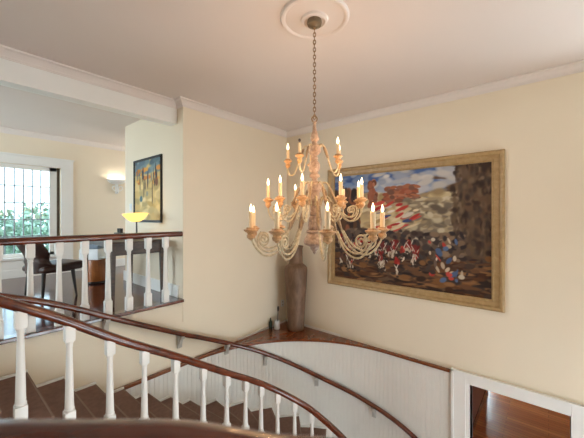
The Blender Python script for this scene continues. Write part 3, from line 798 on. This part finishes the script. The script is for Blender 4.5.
# ------------------------------------------------------------------ gallery furniture
dk = tag(empty('desk', (1.66, 4.38, 0)), 'dark brown wooden desk with slim tapered legs against the gallery wall', 'desk')
bm = bmesh.new(); box(bm, -.34, -.52, .735, .34, .52, .765, .006); obj('desktop', bm, M['dark'], dk, False)
bm = bmesh.new(); box(bm, -.29, -.492, .60, .29, -.472, .735, .003); box(bm, -.29, .472, .68, .29, .492, .735, .003); box(bm, .275, -.47, .66, .295, .47, .735, .003); box(bm, -.30, -.47, .70, -.28, .47, .735, .003)
obj('apron', bm, M['dark'], dk, False)
for sx, sy in ((-1, -1), (1, -1), (-1, 1), (1, 1)):
    bm = bmesh.new()
    A = [bm.verts.new((sx*.292+a*.026, sy*.482+b*.026, .735)) for a, b in ((-1, -1), (1, -1), (1, 1), (-1, 1))]
    B = [bm.verts.new((sx*.298+a*.015, sy*.488+b*.015, 0)) for a, b in ((-1, -1), (1, -1), (1, 1), (-1, 1))]
    for i in range(4): bm.faces.new((A[i], A[(i+1) % 4], B[(i+1) % 4], B[i]))
    bm.faces.new(A); bm.faces.new(B); obj('leg', bm, M['dark'], dk, False)

lm = tag(empty('desk_lamp', (1.80, 4.29, .766)), 'lit desk lamp with amber glass shade standing on dark desk', 'lamp')
bm = bmesh.new(); lathe(bm, [(0, 0), (.075, 0), (.078, .012), (.05, .022), (.015, .03), (.011, .05), (.010, .26), (0, .26)], 24); obj('stand', bm, M['black'], lm)
bm = bmesh.new()
lathe(bm, [(.0, 0), (.06, .002), (.095, .025), (.125, .06), (.150, .088), (.160, .105), (.154, .106), (.142, .086), (.116, .062), (.086, .032), (.055, .012), (0, .010)], 32, (0, 0, .235))
obj('lamp_shade', bm, M['amber'], lm).rotation_euler = (0, -.10, .7)
bm = bmesh.new(); lathe(bm, [(0, 0), (.014, .004), (.018, .022), (.026, .045), (.022, .065), (0, .078)], 14, (0, 0, .248)); obj('bulb', bm, M['amberb'], lm)

ca = tag(empty('desk_caddy', (1.74, 4.72, .766)), 'small black desk caddy with two upright holders behind the amber lamp', 'desk organizer')
bm = bmesh.new(); box(bm, -.05, -.065, 0, .05, .065, .07, .008); obj('tray', bm, M['black'], ca, False)
for s_ in (-1, 1):
    bm = bmesh.new(); lathe(bm, [(0, .07), (.024, .07), (.026, .125), (.022, .13), (0, .13)], 14, (0.01, s_*.035, 0)); obj('holder', bm, M['black'], ca)

chr_ = tag(empty('leather_chair', (1.01, 4.98, 0), .32), 'brown leather chair with curved back and dark tapered legs by the window', 'chair')
bm = bmesh.new(); bmesh.ops.create_cube(bm, size=1)
for v in bm.verts: v.co = Vector((v.co.x*.50+.03, v.co.y*.48, .41+v.co.z*.10))
bmesh.ops.bevel(bm, geom=list(bm.edges), offset=.045, segments=5, affect='EDGES', profile=.5)
for v in bm.verts:
    v.co.z += .03*((v.co.x)/.25)*.5*(1 if v.co.z > .41 else .2) - .015*max(0, 1-((v.co.x/.2)**2+(v.co.y/.2)**2))*(1 if v.co.z > .42 else 0)
obj('seat', bm, M['leather'], chr_)
bm = bmesh.new(); nu, nv = 24, 16; front = []; back = []
for side in (0, 1):
    g = []
    for j in range(nv+1):
        v = j/nv; row = []
        z = .36+v*.44
        waist = 1-.30*math.exp(-((v-.48)/.17)**2)+.08*v
        for i in range(nu+1):
            u = -1+2*i/nu
            arm_ext = max(0, 1-(v/.30))           # lower part wraps forward as little arms
            halfw = .245*waist
            yy = halfw*math.sin(u*PI/2)
            xx = -.235-.10*v**1.5+(1-math.cos(u*PI/2))*(.10+.22*(arm_ext**.7))+.03*math.sin(v*PI)
            th_ = .030*math.cos(u*PI/2*.85)+.006
            xx += (th_ if side else -th_)
            zz = z-.05*(abs(u)**3)*v*2
            row.append(bm.verts.new((xx, yy, zz)))
        g.append(row)
    (front if side else back).extend(g)
for g in (front, back):
    for j in range(nv):
        for i in range(nu): bm.faces.new((g[j][i], g[j][i+1], g[j+1][i+1], g[j+1][i]))
def stitch(a, b):
    for i in range(len(a)-1): bm.faces.new((a[i], a[i+1], b[i+1], b[i]))
stitch(front[0], back[0]); stitch(front[-1], back[-1]); stitch([r[0] for r in front], [r[0] for r in back]); stitch([r[-1] for r in front], [r[-1] for r in back])
obj('backrest', bm, M['leather'], chr_)
for sx, sy in ((-1, -1), (-1, 1), (1, -1), (1, 1)):
    bm = bmesh.new(); rtube(bm, [(sx*.17, sy*.15, .38), (sx*.185, sy*.165, .2), (sx*.205, sy*.18, 0)], [.024, .019, .012], 10); obj('leg', bm, M['black'], chr_)

bn = tag(empty('wooden_stool', (1.73, 5.62, 0)), 'round orange wooden drum stool on gallery floor beyond the desk', 'stool')
bm = bmesh.new(); lathe(bm, [(0, .03), (.150, .03), (.158, .06), (.160, .2), (.158, .35), (.150, .385), (0, .385)], 28); obj('drum', bm, M['oak'], bn)
bm = bmesh.new(); lathe(bm, [(0, 0), (.155, 0), (.165, .01), (.165, .028), (.155, .035), (0, .035)], 28); obj('foot_ring', bm, M['black'], bn)
pr = tag(empty('printer', (1.73, 5.62, .386), .7), 'white printer with blue-grey top on the round wooden stool', 'printer')
bm = bmesh.new(); box(bm, -.20, -.15, 0, .20, .15, .17, .012); box(bm, -.16, -.24, .03, .16, -.14, .045, .004); obj('printer_body', bm, M['printer'], pr, False)
bm = bmesh.new(); box(bm, -.19, -.14, .17, .19, .14, .27, .012); obj('scanner_lid', bm, M['bluegrey'], pr, False)

sc = tag(empty('plaster_sconce', (2.56, YW, 1.74)), 'white plaster wall sconce throwing light up the gallery wall', 'sconce')
bm = bmesh.new(); prev = None                          # half bowl open at the top
for j in range(9):
    v = j/8; r = .17*(math.sin(v*PI/2)**.8)+.012; z = .10*(1-math.cos(v*PI/2))+.02
    ring = [bm.verts.new((r*math.cos(PI*k/20), -r*math.sin(PI*k/20)*.85, z)) for k in range(21)]
    if prev:
        for k in range(20): bm.faces.new((prev[k], prev[k+1], ring[k+1], ring[k]))
    prev = ring
bw = obj('bowl', bm, M['white'], sc); md = bw.modifiers.new('thick', 'SOLIDIFY'); md.thickness = .01
bm = bmesh.new(); box(bm, -.03, -.02, -.18, .03, 0, .03, .006)
tube(bm, spline([(0, -.02, -.16), (-.0, -.09, -.15), (-.0, -.10, -.08), (0, -.06, .0), (0, -.05, .03)], 6), .016, 10, Vector((1, 0, 0)))
for s_ in (-1, 1): tube(bm, spline([(0, -.03, -.12), (s_*.07, -.05, -.11), (s_*.10, -.06, -.05), (s_*.06, -.06, -.02), (s_*.04, -.05, -.05)], 6), .011, 8, Vector((0, 1, 0)))
obj('scroll_bracket', bm, M['white'], sc)
bm = bmesh.new(); lathe(bm, [(0, 0), (.018, .005), (.02, .03), (.012, .05), (0, .055)], 12, (0, -.07, .055)); obj('bulb', bm, M['sconceb'], sc)

# ------------------------------------------------------------------ garden outside the gallery window
bm = bmesh.new(); box(bm, -30, 7.5, -3.4, 30, 40, -3.2); tag(obj('lawn', bm, M['grass'], smooth=False), 'sunlit green lawn outside the gallery window', 'lawn', kind='structure')
def tree(x, y, h, r, seed, label):
    rr = random.Random(seed)
    t = tag(empty('garden_tree', (x, y, -3.2)), label, 'tree')
    bm = bmesh.new(); rtube(bm, [(0, 0, 0), (.05, .03, h*.35), (-.03, 0, h*.7)], [.16, .12, .06], 10); obj('trunk', bm, M['bark'], t)
    bm = bmesh.new()
    cl = [(rr.uniform(-r, r)*.7, rr.uniform(-r, r)*.7, h*.62+rr.uniform(-.35, .45)*h*.6) for _ in range(16)]
    for cx, cy, cz in cl:
        for _ in range(130):
            d_ = Vector((rr.gauss(0, 1), rr.gauss(0, 1), rr.gauss(0, 1))).normalized()*rr.uniform(.5, 1)*r*.5
            c_ = Vector((cx, cy, cz))+d_
            a = Vector((rr.gauss(0, 1), rr.gauss(0, 1), rr.gauss(0, 1))).normalized(); b = a.cross(d_+Vector((.01, .02, .03))).normalized()
            s_ = rr.uniform(.06, .13)
            bm.faces.new([bm.verts.new(c_+a*s_*1.6), bm.verts.new(c_+b*s_*.6), bm.verts.new(c_-a*s_*1.6), bm.verts.new(c_-b*s_*.6)])
    obj('foliage', bm, M['leaf'], t, False)
    return t
tree(1.5, 12.0, 4.6, 1.3, 3, 'leafy green tree outside, right of the gallery window view')
tree(-.8, 17.5, 5.4, 1.9, 4, 'broad green tree further back outside the gallery window')
tree(3.6, 16.0, 5.0, 1.6, 9, 'green tree at the far right outside the gallery window')

# ------------------------------------------------------------------ daylight, camera
w = bpy.data.worlds.new('World'); S.world = w; w.use_nodes = True
bg = w.node_tree.nodes['Background']; bg.inputs['Color'].default_value = (.82, .92, 1.0, 1); bg.inputs['Strength'].default_value = 10.5
def portal(loc, rot, sx, sy):
    l = bpy.data.lights.new('daylight_opening', 'AREA'); l.shape = 'RECTANGLE'; l.size = sx; l.size_y = sy; l.cycles.is_portal = True
    o = bpy.data.objects.new('daylight_opening', l); COL.objects.link(o); o.location = loc; o.rotation_euler = rot
portal(((WX0+WX1)/2, YW+.19, (WZ0+WZ1)/2), (-PI/2, 0, 0), WX1-WX0, WZ1-WZ0)
for h in LH: portal((-3.14, (h[0]+h[1])/2, (h[2]+h[3])/2), (0, -PI/2, 0), h[3]-h[2], h[1]-h[0])
for h in FH: portal(((h[0]+h[1])/2, -2.74, (h[2]+h[3])/2), (PI/2, 0, 0), h[1]-h[0], h[3]-h[2])
for h in RH: portal((XR+.14, (h[0]+h[1])/2, (h[2]+h[3])/2), (0, PI/2, 0), h[3]-h[2], h[1]-h[0])
portal((11.14, 2.3, (LOW+.4-.7)/2), (0, PI/2, 0), -.7-LOW-.4, 2.0)

cam = bpy.data.cameras.new('Camera'); co = bpy.data.objects.new('Camera', cam); COL.objects.link(co); S.camera = co
cam.sensor_fit = 'HORIZONTAL'; cam.sensor_width = 36; cam.lens = 36*304/584
cam.shift_y = -2/584
co.location = (0, 0, CZ); co.rotation_euler = (PI/2, 0, math.atan2(.645, .764)-PI/2)
cam.clip_start = .05; cam.clip_end = 200
cam.dof.use_dof = True; cam.dof.focus_distance = 3.3; cam.dof.aperture_fstop = 3.2
S.view_settings.view_transform = 'Standard'; S.view_settings.look = 'None'; S.view_settings.gamma = 1
S.view_settings.use_curve_mapping = False
S.view_settings.exposure = 0.43
